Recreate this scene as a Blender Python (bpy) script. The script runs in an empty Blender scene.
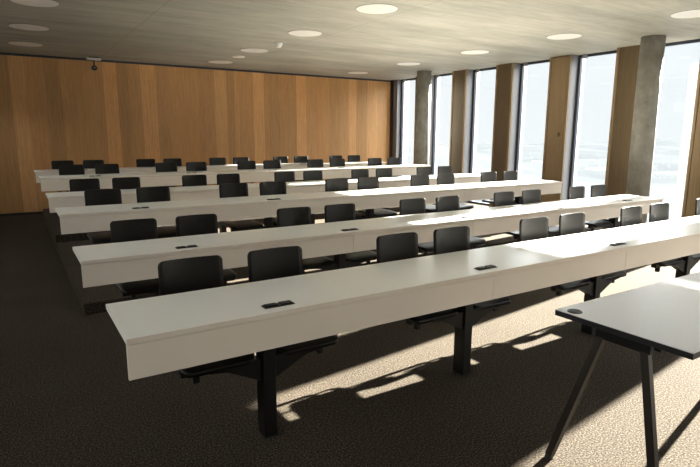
import bpy, bmesh, math, random
from mathutils import Vector, Matrix
random.seed(7)
C = bpy.context.scene.collection
S = bpy.context.scene

# ------------------------------------------------------------------ measurements (metres)
XL, XR, Y1, PITCH, DEPTH, FASC, RISE = 0.323, 7.303, 2.167, 1.569, 0.535, 0.179, 0.103
MOD = (XR - XL) / 5
HC, WALLY, GLX, FINX = 3.038, 12.12, 9.15, 8.90
LWX, RWY = -2.6, -3.4
COLX = 8.38

# ------------------------------------------------------------------ node helpers
def mat(name, col=(.8, .8, .8), rough=.5, spec=.5, metal=0.0):
    m = bpy.data.materials.new(name); m.use_nodes = True
    b = m.node_tree.nodes['Principled BSDF']
    b.inputs['Base Color'].default_value = (*col, 1)
    b.inputs['Roughness'].default_value = rough
    b.inputs['Specular IOR Level'].default_value = spec
    b.inputs['Metallic'].default_value = metal
    return m, m.node_tree, b

def noise(nt, scale, vec=(1, 1, 1), detail=4, rough=.5, loc=(0, 0, 0)):
    tc = nt.nodes.new('ShaderNodeTexCoord'); mp = nt.nodes.new('ShaderNodeMapping')
    mp.inputs['Scale'].default_value = vec; mp.inputs['Location'].default_value = loc
    n = nt.nodes.new('ShaderNodeTexNoise')
    n.inputs['Scale'].default_value = scale; n.inputs['Detail'].default_value = detail
    n.inputs['Roughness'].default_value = rough
    nt.links.new(tc.outputs['Object'], mp.inputs['Vector']); nt.links.new(mp.outputs['Vector'], n.inputs['Vector'])
    return n

def ramp(nt, src, stops):
    r = nt.nodes.new('ShaderNodeValToRGB')
    e = r.color_ramp.elements
    while len(e) > 1: e.remove(e[-1])
    e[0].position = stops[0][0]; e[0].color = (*stops[0][1], 1)
    for p, c in stops[1:]:
        k = e.new(p); k.color = (*c, 1)
    nt.links.new(src, r.inputs['Fac'])
    return r

def mixc(nt, a, b, fac, mode='MULTIPLY'):
    m = nt.nodes.new('ShaderNodeMix'); m.data_type = 'RGBA'; m.blend_type = mode
    if isinstance(fac, float): m.inputs[0].default_value = fac
    else: nt.links.new(fac, m.inputs[0])
    nt.links.new(a, m.inputs[6]); nt.links.new(b, m.inputs[7])
    return m.outputs[2]

def bump(nt, b, src, strength, dist=.01):
    n = nt.nodes.new('ShaderNodeBump'); n.inputs['Strength'].default_value = strength
    n.inputs['Distance'].default_value = dist
    nt.links.new(src, n.inputs['Height']); nt.links.new(n.outputs['Normal'], b.inputs['Normal'])

# ------------------------------------------------------------------ materials
M = {}
m, nt, b = mat('white_laminate', (.90, .875, .815), .3, .6)
n = noise(nt, 3, (1, 1, 1), 3); r = ramp(nt, n.outputs['Fac'], [(0, (.26, .26, .26)), (1, (.34, .34, .34))])
nt.links.new(r.outputs['Color'], b.inputs['Roughness']); M['white'] = m
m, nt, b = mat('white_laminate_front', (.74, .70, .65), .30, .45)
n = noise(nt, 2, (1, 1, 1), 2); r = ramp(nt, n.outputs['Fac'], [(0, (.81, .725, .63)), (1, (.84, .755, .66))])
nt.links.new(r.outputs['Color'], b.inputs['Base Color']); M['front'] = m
m, nt, b = mat('grey_laminate', (.66, .67, .68), .4, .35)
n = noise(nt, 60, (1, 1, 1), 2); r = ramp(nt, n.outputs['Fac'], [(0, (.80, .80, .79)), (1, (.85, .85, .84))])
nt.links.new(r.outputs['Color'], b.inputs['Base Color']); M['tabletop'] = m
m, nt, b = mat('black_edge', (.012, .012, .012), .45, .5); M['edge'] = m
m, nt, b = mat('charcoal_steel', (.006, .0055, .005), .45, .25)
n = noise(nt, 250, (1, 1, 1), 2); bump(nt, b, n.outputs['Fac'], .08, .001); M['steel'] = m
m, nt, b = mat('table_leg_steel', (.022, .016, .011), .42, .35)
n = noise(nt, 250, (1, 1, 1), 2); bump(nt, b, n.outputs['Fac'], .08, .001); M['legsteel'] = m
m, nt, b = mat('black_stained_plywood', (.028, .027, .026), .38, .24)
n = noise(nt, 14, (1, 1, 9), 5, .6); r = ramp(nt, n.outputs['Fac'], [(.3, (.0045, .004, .0035)), (.7, (.010, .0088, .0075))])
nt.links.new(r.outputs['Color'], b.inputs['Base Color']); M['shell'] = m
m, nt, b = mat('black_plastic', (.015, .015, .016), .4, .5); M['plastic'] = m
m, nt, b = mat('steel_ring', (.35, .35, .35), .3, .5, 1.0); M['metal'] = m

# wood veneer (tone of each plank comes from a face attribute of the boards themselves)
def wood(name, dark, light, toned=True, rough=.45):
    m, nt, b = mat(name, light, rough, .35)
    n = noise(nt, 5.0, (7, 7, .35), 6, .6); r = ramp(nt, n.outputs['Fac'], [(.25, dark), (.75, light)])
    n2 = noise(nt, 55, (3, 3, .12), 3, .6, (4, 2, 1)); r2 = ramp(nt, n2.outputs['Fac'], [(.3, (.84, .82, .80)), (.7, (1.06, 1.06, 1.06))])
    col = mixc(nt, r.outputs['Color'], r2.outputs['Color'], 1.0)
    if toned:
        a = nt.nodes.new('ShaderNodeAttribute'); a.attribute_name = 'tone'
        col = mixc(nt, col, a.outputs['Color'], 1.0)
    nt.links.new(col, b.inputs['Base Color']); return m
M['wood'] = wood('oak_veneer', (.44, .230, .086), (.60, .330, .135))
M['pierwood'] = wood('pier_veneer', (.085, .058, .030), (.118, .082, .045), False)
M['piertrim'] = wood('pier_edge_veneer', (.20, .138, .075), (.27, .19, .108), False)

m, nt, b = mat('brushed_reveal', (.52, .51, .54), .5, .4)
n = noise(nt, 20, (1, 1, .1), 3); r = ramp(nt, n.outputs['Fac'], [(0, (.17, .168, .176)), (1, (.205, .202, .21))])
nt.links.new(r.outputs['Color'], b.inputs['Base Color']); M['reveal'] = m
m, nt, b = mat('dark_window_frame', (.025, .03, .045), .4, .5); M['frame'] = m
m, nt, b = mat('outer_jamb_white', (.60, .60, .59), .6, .3); M['jamb'] = m

# concrete ceiling
m, nt, b = mat('board_marked_concrete', (.5, .48, .43), .6, .3)
n = noise(nt, .9, (.5, 2.0, 1), 7, .68); r = ramp(nt, n.outputs['Fac'], [(.3, (.29, .278, .242)), (.52, (.41, .395, .348)), (.72, (.51, .49, .435))])
n2 = noise(nt, 6, (.25, 3, 1), 6, .7, (3, 1, 0)); r2 = ramp(nt, n2.outputs['Fac'], [(.3, (.82, .82, .81)), (.7, (1.08, 1.08, 1.07))])
col = mixc(nt, r.outputs['Color'], r2.outputs['Color'], 1.0)
tc = nt.nodes.new('ShaderNodeTexCoord'); sp = nt.nodes.new('ShaderNodeSeparateXYZ'); nt.links.new(tc.outputs['Object'], sp.inputs[0])
def joint(axis, period, off):
    a = nt.nodes.new('ShaderNodeMath'); a.operation = 'ADD'; a.inputs[1].default_value = off; nt.links.new(sp.outputs[axis], a.inputs[0])
    w = nt.nodes.new('ShaderNodeMath'); w.operation = 'WRAP'; w.inputs[1].default_value = period / 2; w.inputs[2].default_value = -period / 2
    nt.links.new(a.outputs[0], w.inputs[0])
    q = nt.nodes.new('ShaderNodeMath'); q.operation = 'ABSOLUTE'; nt.links.new(w.outputs[0], q.inputs[0])
    l = nt.nodes.new('ShaderNodeMath'); l.operation = 'LESS_THAN'; l.inputs[1].default_value = .008; nt.links.new(q.outputs[0], l.inputs[0])
    return l.outputs[0]
dk = nt.nodes.new('ShaderNodeRGB'); dk.outputs[0].default_value = (.80, .79, .77, 1)
col = mixc(nt, col, dk.outputs[0], joint('X', 2.55, .87))
nt.links.new(col, b.inputs['Base Color']); bump(nt, b, n2.outputs['Fac'], .15, .01); M['ceiling'] = m

m, nt, b = mat('cast_concrete', (.3, .29, .27), .65, .3)
n = noise(nt, 5, (1, 1, .8), 8, .7); r = ramp(nt, n.outputs['Fac'], [(.3, (.20, .192, .172)), (.5, (.28, .27, .245)), (.72, (.38, .366, .335))])
nt.links.new(r.outputs['Color'], b.inputs['Base Color']); bump(nt, b, n.outputs['Fac'], .3, .01); M['concrete'] = m

m, nt, b = mat('brown_carpet', (.06, .045, .03), 1.0, .05)
n = noise(nt, 105, (1, 1, 1), 4, .8); r = ramp(nt, n.outputs['Fac'], [(.38, (.010, .0066, .0043)), (.5, (.030, .0228, .0165)), (.62, (.120, .101, .081))])
n2 = noise(nt, 1.3, (1, 1, 1), 3); r2 = ramp(nt, n2.outputs['Fac'], [(.3, (.9, .9, .9)), (.7, (1.08, 1.08, 1.08))])
nt.links.new(mixc(nt, r.outputs['Color'], r2.outputs['Color'], 1.0), b.inputs['Base Color'])
b.inputs['Sheen Weight'].default_value = .04; b.inputs['Sheen Roughness'].default_value = .5
b.inputs['Sheen Tint'].default_value = (.8, .66, .5, 1)
bump(nt, b, n.outputs['Fac'], .3, .003); M['carpet'] = m

m, nt, b = mat('plain_plaster', (.84, .83, .80), .8, .2)
n = noise(nt, 8); bump(nt, b, n.outputs['Fac'], .05); M['plaster'] = m
m, nt, b = mat('white_lamp_acrylic', (.80, .775, .75), .45, .4); M['lamp'] = m
m, nt, b = mat('white_plastic', (.78, .78, .76), .4, .5); M['whiteplastic'] = m

# hazy valley outside
m, nt, b = mat('hazy_snowy_valley', (.7, .73, .78), .95, .0)
n = noise(nt, .012, (1, .35, 1), 8, .62); r = ramp(nt, n.outputs['Fac'], [(.35, (.037, .040, .043)), (.5, (.040, .043, .0455)), (.68, (.044, .046, .048))])
nt.links.new(r.outputs['Color'], b.inputs['Base Color']); M['valley'] = m

# window glass: clear, with a fresnel reflection
m = bpy.data.materials.new('clear_glass'); m.use_nodes = True; nt = m.node_tree; nt.nodes.clear()
o = nt.nodes.new('ShaderNodeOutputMaterial'); tr = nt.nodes.new('ShaderNodeBsdfTransparent'); tr.inputs[0].default_value = (.95, .97, .97, 1)
gl = nt.nodes.new('ShaderNodeBsdfGlossy'); gl.inputs['Roughness'].default_value = .02
lw = nt.nodes.new('ShaderNodeLayerWeight'); lw.inputs[0].default_value = .5
pw = nt.nodes.new('ShaderNodeMath'); pw.operation = 'POWER'; pw.inputs[1].default_value = 5; nt.links.new(lw.outputs['Facing'], pw.inputs[0])
fr = nt.nodes.new('ShaderNodeMath'); fr.operation = 'MULTIPLY_ADD'; fr.inputs[1].default_value = .8; fr.inputs[2].default_value = .04; nt.links.new(pw.outputs[0], fr.inputs[0])
mx = nt.nodes.new('ShaderNodeMixShader'); nt.links.new(fr.outputs[0], mx.inputs[0]); nt.links.new(tr.outputs[0], mx.inputs[1]); nt.links.new(gl.outputs[0], mx.inputs[2])
nt.links.new(mx.outputs[0], o.inputs[0]); M['glass'] = m

# ------------------------------------------------------------------ mesh helpers
def box(bm, x0, x1, y0, y1, z0, z1, bev=0, seg=2):
    vs = [bm.verts.new(p) for p in [(x0,y0,z0),(x1,y0,z0),(x1,y1,z0),(x0,y1,z0),(x0,y0,z1),(x1,y0,z1),(x1,y1,z1),(x0,y1,z1)]]
    fs = [bm.faces.new([vs[i] for i in q]) for q in [(0,3,2,1),(4,5,6,7),(0,1,5,4),(1,2,6,5),(2,3,7,6),(3,0,4,7)]]
    if bev:
        ed = list({e for f in fs for e in f.edges})
        bmesh.ops.bevel(bm, geom=ed, offset=bev, segments=seg, affect='EDGES', clamp_overlap=True)
    return fs

def prism(bm, pts, axis, a, b_):
    """extrude a 2D polygon along an axis"""
    def P(p, t):
        return {'x': (t, p[0], p[1]), 'y': (p[0], t, p[1]), 'z': (p[0], p[1], t)}[axis]
    A = [bm.verts.new(P(p, a)) for p in pts]; B = [bm.verts.new(P(p, b_)) for p in pts]
    bm.faces.new(A); bm.faces.new(B[::-1])
    for i in range(len(pts)):
        j = (i + 1) % len(pts); bm.faces.new([A[j], A[i], B[i], B[j]])

def cyl(bm, c, r, z0, z1, seg=40, r1=None):
    r1 = r if r1 is None else r1
    A = [bm.verts.new((c[0]+r*math.cos(2*math.pi*i/seg), c[1]+r*math.sin(2*math.pi*i/seg), z0)) for i in range(seg)]
    B = [bm.verts.new((c[0]+r1*math.cos(2*math.pi*i/seg), c[1]+r1*math.sin(2*math.pi*i/seg), z1)) for i in range(seg)]
    bm.faces.new(A[::-1]); bm.faces.new(B)
    for i in range(seg):
        j = (i+1) % seg; f = bm.faces.new([A[i], A[j], B[j], B[i]]); f.smooth = True

def bar(bm, p, q, w, d, up=(0, 0, 1)):
    """square tube from p to q"""
    p, q = Vector(p), Vector(q); t = (q-p).normalized(); s = t.cross(Vector(up))
    s = s.normalized() if s.length > 1e-5 else Vector((1, 0, 0)); n = s.cross(t).normalized()
    vs = []
    for c in (p, q):
        for a, e in ((-1,-1),(1,-1),(1,1),(-1,1)): vs.append(bm.verts.new(c + s*a*w/2 + n*e*d/2))
    for f in [(3,2,1,0),(4,5,6,7),(0,1,5,4),(1,2,6,5),(2,3,7,6),(3,0,4,7)]: bm.faces.new([vs[i] for i in f])

def obj(name, bm, m, parent=None, smooth=False):
    me = bpy.data.meshes.new(name)
    bmesh.ops.recalc_face_normals(bm, faces=bm.faces)
    bm.to_mesh(me); bm.free(); me.materials.append(m)
    if smooth: me.polygons.foreach_set('use_smooth', [True]*len(me.polygons))
    o = bpy.data.objects.new(name, me); C.objects.link(o)
    if parent: o.parent = parent
    return o

def thing(name, label, cat, loc=(0, 0, 0), group=None):
    o = bpy.data.objects.new(name, None); C.objects.link(o); o.location = loc
    o.empty_display_size = .1
    o['label'] = label; o['category'] = cat
    if group: o['group'] = group
    return o

def struct(name, bm, m, parent=None, label=None):
    o = obj(name, bm, m, parent)
    if parent is None:
        o['kind'] = 'structure'
        if label: o['label'] = label
    return o

def dup(root, loc, label):
    r = root.copy(); C.objects.link(r); r.location = loc; r['label'] = label
    for ch in list(root.children):
        c = ch.copy(); C.objects.link(c); c.parent = r
        for g in ch.children:
            d = g.copy(); C.objects.link(d); d.parent = c
    return r

# ------------------------------------------------------------------ room shell
bm = bmesh.new(); box(bm, LWX-.2, GLX+.25, RWY-.2, WALLY+.3, -.2, 0); struct('floor', bm, M['carpet'])
bm = bmesh.new(); box(bm, LWX-.2, GLX+.06, RWY-.2, WALLY+.3, HC, HC+.35); struct('ceiling', bm, M['ceiling'])
# high window band added in the left wall, out of view, to light that side
LZ0, LZ1, LY0, LY1 = 2.42, 2.86, -2.8, 10.8
bm = bmesh.new(); box(bm, LWX-.2, LWX, RWY, WALLY, 0, LZ0); box(bm, LWX-.2, LWX, RWY, WALLY, LZ1, HC)
box(bm, LWX-.2, LWX, RWY, LY0, LZ0, LZ1); box(bm, LWX-.2, LWX, LY1, WALLY, LZ0, LZ1); struct('wall_left', bm, M['plaster'])
root = bpy.data.objects.new('window_20', None); C.objects.link(root); root['kind'] = 'structure'
bm = bmesh.new()
box(bm, LWX-.12, LWX-.06, LY0, LY1, LZ0, LZ0+.03); box(bm, LWX-.12, LWX-.06, LY0, LY1, LZ1-.03, LZ1)
for i in range(9):
    yy = LY0+(LY1-LY0-.04)*i/8; box(bm, LWX-.12, LWX-.06, yy, yy+.04, LZ0+.03, LZ1-.03)
obj('window_frame', bm, M['frame'], root)
bm = bmesh.new(); box(bm, LWX-.094, LWX-.088, LY0+.04, LY1-.04, LZ0+.03, LZ1-.03); obj('glass_pane', bm, M['glass'], root)
bm = bmesh.new(); box(bm, LWX-.2, GLX+.25, RWY-.2, RWY, 0, HC); struct('wall_rear', bm, M['plaster'])

# stepped platforms that carry rows 3-4 and rows 5-6
for k, (y0, z1) in enumerate(((Y1+1.80*PITCH, RISE), (Y1+3.80*PITCH, 2*RISE))):
    bm = bmesh.new(); z0 = k*RISE
    box(bm, XL+.10, 7.75, y0, WALLY-.9, z0+.0005, z1, .006, 1)
    struct('floor_platform', bm, M['carpet'])

# wood wall: vertical veneer boards, each with its own tone
bounds = [(-2.6, .95)]
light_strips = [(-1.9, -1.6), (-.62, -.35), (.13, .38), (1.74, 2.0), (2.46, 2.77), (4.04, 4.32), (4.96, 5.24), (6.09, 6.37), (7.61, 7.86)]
cuts = sorted(set([LWX, GLX-.02] + [v for s in light_strips for v in s] + [.52, .70, .97, 1.12, 1.35, 1.60, 2.10, 2.22, 3.02, 3.27, 3.48, 3.66, 4.50, 4.62, 5.38, 5.62, 5.85, 6.55, 6.70, 7.05, 7.35, 8.02, 8.2, 8.55, -.9, -1.25, -2.2, 4.36]))
bm = bmesh.new(); lay = bm.loops.layers.color.new('tone') if False else bm.loops.layers.float_color.new('tone')
for a, b2 in zip(cuts[:-1], cuts[1:]):
    mid = (a+b2)/2
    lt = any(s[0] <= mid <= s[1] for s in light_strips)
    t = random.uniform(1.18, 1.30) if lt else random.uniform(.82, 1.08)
    wm = random.uniform(-.03, .03)
    wm = random.uniform(-.02, .05)
    before = set(bm.faces)
    box(bm, a+.0006, b2-.0006, WALLY, WALLY+.02, 0, HC-.045)
    for f in set(bm.faces)-before:
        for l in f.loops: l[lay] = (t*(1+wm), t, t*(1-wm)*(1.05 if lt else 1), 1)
struct('wall_back', bm, M['wood'])
bm = bmesh.new(); box(bm, LWX, GLX+.25, WALLY+.03, WALLY+.25, 0, HC); struct('trim_1', bm, M['frame'])
bm = bmesh.new(); box(bm, LWX, GLX-.02, WALLY-.006, WALLY, 0, .05); struct('baseboard_back', bm, M['edge'])

# window wall: piers and panes on a 1.345 m grid
GP = 1.345
n_pier = 2; n_win = 1
mull = [11.77-GP*k for k in range(11)]            # y of the dark jamb at the near side of each pier
GX0, GX1 = GLX-.02, GLX+.02
def pier(y0, y1, idx, panel):
    """y0 near edge, y1 far edge"""
    root = bpy.data.objects.new('trim_%d' % idx, None); C.objects.link(root); root['kind'] = 'structure'
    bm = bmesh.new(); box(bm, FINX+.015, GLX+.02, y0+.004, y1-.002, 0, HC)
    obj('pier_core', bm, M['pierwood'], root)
    bm = bmesh.new()
    box(bm, FINX, FINX+.04, y0, y0+.045, 0, HC-.002, .003, 1)
    box(bm, FINX, FINX+.04, y1-.045, y1, 0, HC-.002, .003, 1)
    obj('edge_trim', bm, M['piertrim'], root)
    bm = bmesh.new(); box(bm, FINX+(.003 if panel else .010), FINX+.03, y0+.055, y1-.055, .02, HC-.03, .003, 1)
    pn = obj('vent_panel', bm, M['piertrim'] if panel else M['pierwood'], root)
    if panel:
        bm = bmesh.new(); box(bm, FINX-.030, FINX+.002, y0+.12, y0+.15, 1.55, 1.63, .006, 2)
        obj('handle', bm, M['pierwood'], pn)
    bm = bmesh.new(); box(bm, FINX+.035, GLX-.03, y0-.004, y0+.006, 0, HC)
    box(bm, FINX+.035, GLX-.03, y1-.004, y1+.004, 0, HC)
    obj('reveal_lining', bm, M['reveal'], root)
    bm = bmesh.new(); box(bm, GLX+.035, GLX+.15, y0-.03, y1+.02, 0, HC)
    obj('outer_jamb', bm, M['jamb'], root)
piers = []
for k in range(1, 11):
    y0 = mull[k]+.095; y1 = y0+.46
    if k == 10: break
    piers.append((y0, y1)); pier(y0, y1, n_pier, k in (4, 6)); n_pier += 1
# stub beside the wood wall
root = bpy.data.objects.new('trim_%d' % n_pier, None); C.objects.link(root); root['kind'] = 'structure'; n_pier += 1
bm = bmesh.new(); box(bm, FINX+.10, GLX+.03, mull[0]+.09, WALLY+.02, 0, HC); obj('pier_core', bm, M['reveal'], root)
bm = bmesh.new(); box(bm, GLX+.035, GLX+.22, mull[0]+.05, WALLY+.02, 0, HC); obj('outer_jamb', bm, M['jamb'], root)
bm = bmesh.new(); box(bm, FINX+.06, FINX+.10, WALLY-.09, WALLY+.02, 0, HC); obj('shadow_gap', bm, M['edge'], root)

for k in range(0, 10):
    yn = mull[k]+.095                              # far end of the pane: near side of pier k
    yf = (mull[k+1]+.095+.46) if k < 9 else RWY+.02  # near end: far side of pier k+1
    y0, y1 = yf, (yn if k else mull[0]+.09)
    root = bpy.data.objects.new('window_%d' % n_win, None); C.objects.link(root); root['kind'] = 'structure'; n_win += 1
    bm = bmesh.new()
    box(bm, GLX-.03, GLX+.03, y1-.055, y1, 0, HC)      # dark jamb
    box(bm, GLX-.03, GLX+.03, y0, y0+.02, 0, HC)
    box(bm, GLX-.03, GLX+.03, y0, y1, HC-.045, HC)
    box(bm, GLX-.03, GLX+.03, y0, y1, 0, .04)
    obj('window_frame', bm, M['frame'], root)
    bm = bmesh.new(); box(bm, GLX-.004, GLX+.004, y0+.02, y1-.055, .04, HC-.045)
    obj('glass_pane', bm, M['glass'], root)
    bm = bmesh.new(); box(bm, GLX-.10, GLX-.035, y1-.20, y1-.13, HC-.075, HC-.001, .005, 1)
    obj('blind_motor', bm, M['reveal'], root)
    if k in (7, 8, 9):                                 # unseen roller blinds added to keep direct sun off the speaker's table
        bm = bmesh.new(); box(bm, GLX-.052, GLX-.048, y0+.03, y1-.06, 2.69, HC-.08)
        obj('added_blind', bm, M['jamb'], root)

# round concrete columns standing inside the window wall
for y, lab in ((4.70, 'round bare concrete column between the near windows'), (10.02, 'round bare concrete column near the back wood wall'), (-.68, 'round concrete column')):
    bm = bmesh.new(); cyl(bm, (COLX, y), .168, 0, HC, 48); struct('column', bm, M['concrete'], None, lab)

# hazy snow-covered valley far below the windows
bm = bmesh.new()
bmesh.ops.create_grid(bm, x_segments=60, y_segments=60, size=3000)
for v in bm.verts:
    d = max(0, v.co.x-300)
    v.co.z = -60 + d*.02*(1+.7*math.sin(v.co.y*.0031+v.co.x*.0011)) + 18*math.sin(v.co.x*.008)*math.cos(v.co.y*.006)
    v.co.x += 3015
struct('ground', bm, M['valley'])

# ------------------------------------------------------------------ desks
FRONT_CUTS = [XL, XL+1.5*MOD-.01, XL+2.5*MOD, XL+3.5*MOD, XR]
W = XR-XL
def rounded_plate(bm, w, h, r, thick, cols=12, curve=0.0, lean=0.0, vertical=True, drop=0.0):
    """plate with rounded corners; across = x, along = h"""
    ts = [0, .08, .18, .3, .45, .62, .8, 1.0]
    vs_ = [r*(1-math.cos(t*math.pi/2)) for t in ts] + [h/2] + [h-r*(1-math.cos(t*math.pi/2)) for t in ts[::-1]]
    front, back = [], []
    for v in vs_:
        e = min(v, h-v)
        hw = w/2 - (r - math.sqrt(max(0, r*r-(r-e)**2)) if e < r else 0)
        rf, rb = [], []
        for i in range(cols+1):
            u = -1+2*i/cols; x = u*hw; c = -curve*(x/(w/2))**2
            if vertical: p = (x, c + lean*v, v)
            else: p = (x, v, -c*.0 - drop*max(0, .10-v)**2*4 + curve*(x/(w/2))**2)
            n = (0, thick, 0) if vertical else (0, 0, -thick)
            rf.append(bm.verts.new(p)); rb.append(bm.verts.new((p[0]+n[0], p[1]+n[1], p[2]+n[2])))
        front.append(rf); back.append(rb)
    R = len(front)
    for j in range(R-1):
        for i in range(cols):
            bm.faces.new([front[j][i], front[j][i+1], front[j+1][i+1], front[j+1][i]])
            bm.faces.new([back[j][i], back[j+1][i], back[j+1][i+1], back[j][i+1]])
    for j in range(R-1):
        bm.faces.new([front[j][0], front[j+1][0], back[j+1][0], back[j][0]])
        bm.faces.new([front[j][cols], back[j][cols], back[j+1][cols], front[j+1][cols]])
    for i in range(cols):
        bm.faces.new([front[0][i], back[0][i], back[0][i+1], front[0][i+1]])
        bm.faces.new([front[R-1][i], front[R-1][i+1], back[R-1][i+1], back[R-1][i]])

ORD = ['nearest', 'second nearest', 'third nearest', 'fourth nearest', 'fifth nearest', 'farthest']
DESKLAB = ['long white desk nearest the camera, on five black posts with power sockets',
           'long white desk second from the front, its right end in view by the windows',
           'long white desk third from the front, right end before the brown pier with handle',
           'long white desk fourth from the front, half hidden by black chair backs',
           'long white desk fifth from the front, second from the wood wall',
           'long white desk farthest back, closest to the wood wall']
def make_desk():
    t = thing('lecture_desk', DESKLAB[0], 'desk', (XL, Y1, 0), 'long white lecture desks in six rows')
    bm = bmesh.new(); box(bm, 0, W, .0025, DEPTH, .725, .75, .001, 1); tp = obj('tabletop', bm, M['white'], t)
    bm = bmesh.new(); box(bm, 0, W, 0, .0023, .7255, .7495, .0006, 1); obj('edge_band', bm, M['front'], tp)
    for a, b2 in zip(FRONT_CUTS[:-1], FRONT_CUTS[1:]):
        bm = bmesh.new(); box(bm, a-XL+.0012, b2-XL-.0012, .008, .026, .75-FASC, .7215, .001, 1)
        obj('front_panel', bm, M['front'], t)
    bm = bmesh.new(); box(bm, .25, W-.25, .26, .31, .665, .7245, .002, 1); obj('support_beam', bm, M['steel'], t)
    for k in range(5):
        cx = MOD*(k+.5)
        bm = bmesh.new(); box(bm, cx-.035, cx+.035, .205, .300, 0, .664, .003, 1)
        lg = obj('leg', bm, M['steel'], t)
        bm = bmesh.new(); box(bm, cx-.04, cx+.04, .06, .50, .7, .7245, .002, 1)
        obj('top_bracket', bm, M['steel'], lg)
        bm = bmesh.new()
        box(bm, cx-.078, cx+.078, .060, .112, .7501, .754, .0015, 1)
        ou = obj('power_outlet', bm, M['plastic'], t)
        bm = bmesh.new()
        box(bm, cx-.070, cx-.008, .066, .106, .7541, .760, .002, 1); box(bm, cx+.008, cx+.070, .066, .106, .7541, .760, .002, 1)
        obj('outlet_flap', bm, M['steel'], ou)
    return t
def row_z(n): return RISE*(n//2)
desk0 = make_desk()
for n in range(1, 6): dup(desk0, (XL, Y1+PITCH*n, row_z(n)), DESKLAB[n])

# ------------------------------------------------------------------ swing-arm chairs, two to a desk post
CS = .2477; CW = .346
def make_chair(side):
    """side=+1: the post stands to the right (+x) of the seat"""
    t = thing('swing_chair', 'x', 'chair', (0, 0, 0), 'black chairs')
    bm = bmesh.new(); rounded_plate(bm, CW, .255, .028, .011, 12, .022, .06, True)
    bmesh.ops.translate(bm, verts=bm.verts, vec=(0, .205, .64)); obj('backrest', bm, M['shell'], t, True)
    bm = bmesh.new(); rounded_plate(bm, .375, .40, .045, .024, 12, .003, 0, False, .5)
    bmesh.ops.translate(bm, verts=bm.verts, vec=(0, -.235, .462)); obj('seat', bm, M['shell'], t, True)
    bm = bmesh.new()
    for sx in (-1, 1):
        prism(bm, [(-.02, .425), (.175, .425), (.20, .445), (.235, .70), (.221, .70), (.186, .452), (.165, .437), (-.02, .437)], 'x', sx*.085-.013, sx*.085+.013)
    obj('back_bracket', bm, M['steel'], t)
    bm = bmesh.new()
    prism(bm, [(side*(CS-.036), .315), (side*(CS-.036), .436), (-side*.06, .436), (-side*.06, .415), (side*.03, .405)], 'y', -.235, -.180)
    a = obj('swing_arm', bm, M['steel'], t)
    bm = bmesh.new()
    box(bm, -.175, .175, -.170, -.125, .395, .435, .004, 1)
    box(bm, -side*.10-.016, -side*.10+.016, -.165, -.13, .35, .3945, .004, 1)
    obj('under_seat_rail', bm, M['steel'], a)
    return t
protos = {1: make_chair(1), -1: make_chair(-1)}
COUNT = ['leftmost', 'second from the left', 'third from the left', 'fourth from the left', 'fifth from the left', 'sixth from the left',
         'seventh from the left', 'eighth from the left', 'ninth from the left', 'rightmost']
ROWS = ['the desk nearest the camera', 'the second desk from the front', 'the third desk from the front',
        'the fourth desk from the front', 'the fifth desk from the front', 'the last desk by the wood wall']
used = set()
for n in range(6):
    for i in range(10):
        if n == 0 and i == 9: continue              # outside the frame
        side = 1 if i % 2 == 0 else -1
        k = i//2
        x = XL+MOD*(k+.5)-side*CS; y = Y1+PITCH*n+.455
        pos = COUNT[i] if not (n == 0 and i == 8) else 'cut off by the right picture edge'
        lab = 'black chair behind %s, %s' % (ROWS[n], pos)
        if side not in used:
            t = protos[side]; t.location = (x, y, row_z(n)); t['label'] = lab; used.add(side)
        else:
            t = dup(protos[side], (x, y, row_z(n)), lab)
        t['group'] = 'black swing chairs behind %s' % ROWS[n]

# ------------------------------------------------------------------ speaker's table in the right foreground
TX0, TX1, TY0, TY1, TZ = 2.125, 3.925, .915, 1.53, .742
t = thing('speaker_table', 'grey-topped table with black edge and splayed legs in the right foreground', 'table', (TX0, (TY0+TY1)/2, 0))
ly = (TY1-TY0)/2; tw = TX1-TX0
bm = bmesh.new(); box(bm, 0, tw, -ly, ly, TZ-.003, TZ, .001, 1); top = obj('tabletop', bm, M['tabletop'], t)
bm = bmesh.new(); box(bm, 0, tw, -ly, ly, TZ-.028, TZ-.0032, .001, 1); obj('table_edge', bm, M['edge'], top)
bm = bmesh.new(); cyl(bm, (.050, ly-.070), .034, TZ+.0002, TZ+.004, 32, .031); g = obj('cable_grommet', bm, M['plastic'], t)
bm = bmesh.new(); cyl(bm, (.050, ly-.070), .022, TZ+.0042, TZ+.006, 24); obj('grommet_cap', bm, M['steel'], g)
bm = bmesh.new()
box(bm, .09, tw-.09, -.145, -.105, .665, .713, .002, 1); box(bm, .09, tw-.09, .105, .145, .665, .713, .002, 1)
obj('frame_rail', bm, M['steel'], t)
for ex, sx in ((.062, 1), (tw-.062, -1)):
    bm = bmesh.new(); box(bm, ex-.022, ex+.022, -.25, .25, .698, .7135, .002, 1); box(bm, ex-.016, ex+.016, -.125, .125, .655, .6975, .002, 1)
    hd = obj('leg_head', bm, M['steel'], t)
    for sy in (1, -1):
        bm = bmesh.new(); bar(bm, (ex, sy*.098, .668), (ex-sx*.088, sy*.258, .018), .030, .034, (0, 1, 0))
        lg = obj('leg', bm, M['legsteel'], t)
        bm = bmesh.new(); cyl(bm, (ex-sx*.089, sy*.260), .020, 0, .018, 20); obj('rubber_foot', bm, M['plastic'], lg)

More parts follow.
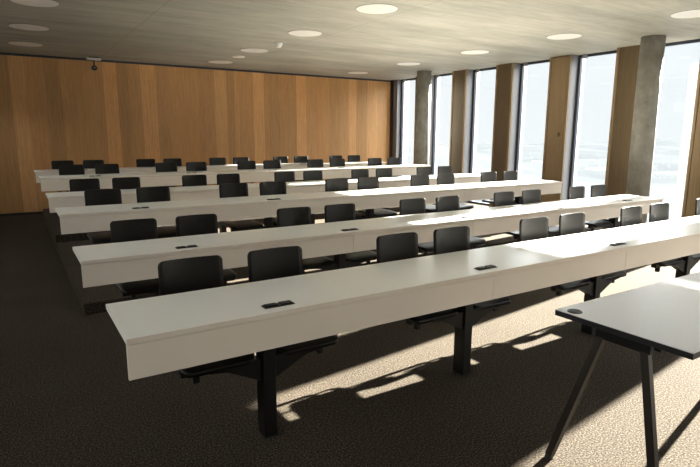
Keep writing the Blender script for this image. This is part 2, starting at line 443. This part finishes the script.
# ------------------------------------------------------------------ ceiling fittings
COLN = {0: 'above the left end of the desks', 1: 'over the middle of the room', 2: 'near the windows'}
def lamp(x, y, lab):
    bm = bmesh.new(); cyl(bm, (0, 0), .245, -.006, -.0005, 56, .25)
    t = thing('ceiling_lamp', lab, 'lamp', (x, y, HC), 'round white ceiling lamps')
    obj('diffuser', bm, M['lamp'], t)
    bm = bmesh.new()
    n = 56; A = []
    for rr, z in ((.250, -.0005), (.256, -.0005), (.256, -.004), (.250, -.004)):
        A.append([bm.verts.new((rr*math.cos(2*math.pi*i/n), rr*math.sin(2*math.pi*i/n), z)) for i in range(n)])
    for j in range(4):
        for i in range(n):
            bm.faces.new([A[j][i], A[j][(i+1) % n], A[(j+1) % 4][(i+1) % n], A[(j+1) % 4][i]])
    obj('rim', bm, M['reveal'], t)
near = ['nearest', 'second nearest', 'third nearest', 'fourth nearest', 'farthest']
for c, (x, ys) in enumerate(((.40, (7.37, 9.12, 10.80)), (3.86, (5.52, 7.36, 9.30, 11.13)), (7.24, (3.59, 5.42, 7.27, 9.18, 11.12)))):
    for i, y in enumerate(ys):
        q = near[i] if i < len(ys)-1 else 'farthest'
        side = ['left line of ceiling discs', 'middle line of ceiling discs', 'window-side line of ceiling discs'][c]
        lamp(x, y, 'round white ceiling lamp, %s in the %s' % (q, side))
bm = bmesh.new(); cyl(bm, (0, 0), .11, -.012, -.0005, 40, .12)
o = obj('ceiling_speaker', bm, M['lamp']); o.location = (3.90, 10.2, HC)
o['label'] = 'small round white ceiling disc between two larger middle lamps'; o['category'] = 'speaker'
t = thing('smoke_detector', 'small white detector on the ceiling left of the middle lamps', 'detector', (3.89, 8.36, HC))
bm = bmesh.new(); cyl(bm, (0, 0), .065, -.03, -.0005, 28); obj('base', bm, M['whiteplastic'], t)
bm = bmesh.new(); cyl(bm, (0, 0), .040, -.07, -.0305, 24, .055); obj('sensor_head', bm, M['whiteplastic'], t)
t = thing('ceiling_projector', 'small black sensor hanging from a white ceiling plate by the wood wall', 'sensor', (1.56, 11.85, HC))
bm = bmesh.new(); box(bm, -.13, .13, -.06, .06, -.055, -.02, .004, 1); obj('mounting_plate', bm, M['whiteplastic'], t)
bm = bmesh.new(); box(bm, -.09, .09, -.04, .04, -.0195, -.0005); obj('ceiling_spacer', bm, M['plastic'], t)
bm = bmesh.new(); box(bm, -.012, .012, -.012, .012, -.16, -.0555); obj('hanger', bm, M['plastic'], t)
bm = bmesh.new(); box(bm, -.05, .05, -.05, .05, -.25, -.1605, .02, 3); hd = obj('sensor_head', bm, M['plastic'], t)
bm = bmesh.new(); box(bm, -.010, .010, -.054, -.0505, -.215, -.195, .002, 1); obj('lens', bm, M['metal'], hd)
t.name = 'hanging_sensor'

# ------------------------------------------------------------------ light
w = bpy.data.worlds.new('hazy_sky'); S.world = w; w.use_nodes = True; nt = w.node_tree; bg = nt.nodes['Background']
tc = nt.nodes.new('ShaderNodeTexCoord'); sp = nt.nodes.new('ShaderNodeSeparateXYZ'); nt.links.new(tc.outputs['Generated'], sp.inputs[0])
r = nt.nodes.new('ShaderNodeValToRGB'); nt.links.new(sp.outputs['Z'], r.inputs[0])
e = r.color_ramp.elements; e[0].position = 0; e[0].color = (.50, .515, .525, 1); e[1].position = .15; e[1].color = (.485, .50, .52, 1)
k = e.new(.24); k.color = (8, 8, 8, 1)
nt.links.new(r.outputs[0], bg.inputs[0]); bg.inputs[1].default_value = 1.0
sun = bpy.data.lights.new('sun', 'SUN'); sun.energy = 52; sun.angle = math.radians(.55); sun.color = (1, .93, .81)
so = bpy.data.objects.new('sun', sun); C.objects.link(so)
d = Vector((-1, -.122, -.372)).normalized()
so.rotation_euler = d.to_track_quat('-Z', 'Y').to_euler(); so.location = (14, 4, 6)

# ------------------------------------------------------------------ camera
cam = bpy.data.cameras.new('camera'); co = bpy.data.objects.new('camera', cam); C.objects.link(co)
cam.sensor_width = 36; cam.lens = 533.14/700*36; cam.clip_start = .05; cam.clip_end = 8000
fw = Vector((.52607137, .83110701, -.18030545)); rt = Vector((.84535936, -.53418154, .00420025)); up = Vector((.09282499, .15463253, .9836017))
mt = Matrix((rt, up, -fw)).transposed().to_4x4(); mt.translation = (0, 0, 1.5494); co.matrix_world = mt
S.camera = co

S.view_settings.view_transform = 'Standard'; S.view_settings.look = 'None'
S.view_settings.exposure = 1.1; S.view_settings.gamma = 1; S.view_settings.use_curve_mapping = False
cy = S.cycles
cy.use_denoising = True; cy.max_bounces = 10; cy.diffuse_bounces = 6; cy.glossy_bounces = 4; cy.transparent_max_bounces = 12
cy.sample_clamp_indirect = 6
cy.caustics_reflective = False; cy.caustics_refractive = False
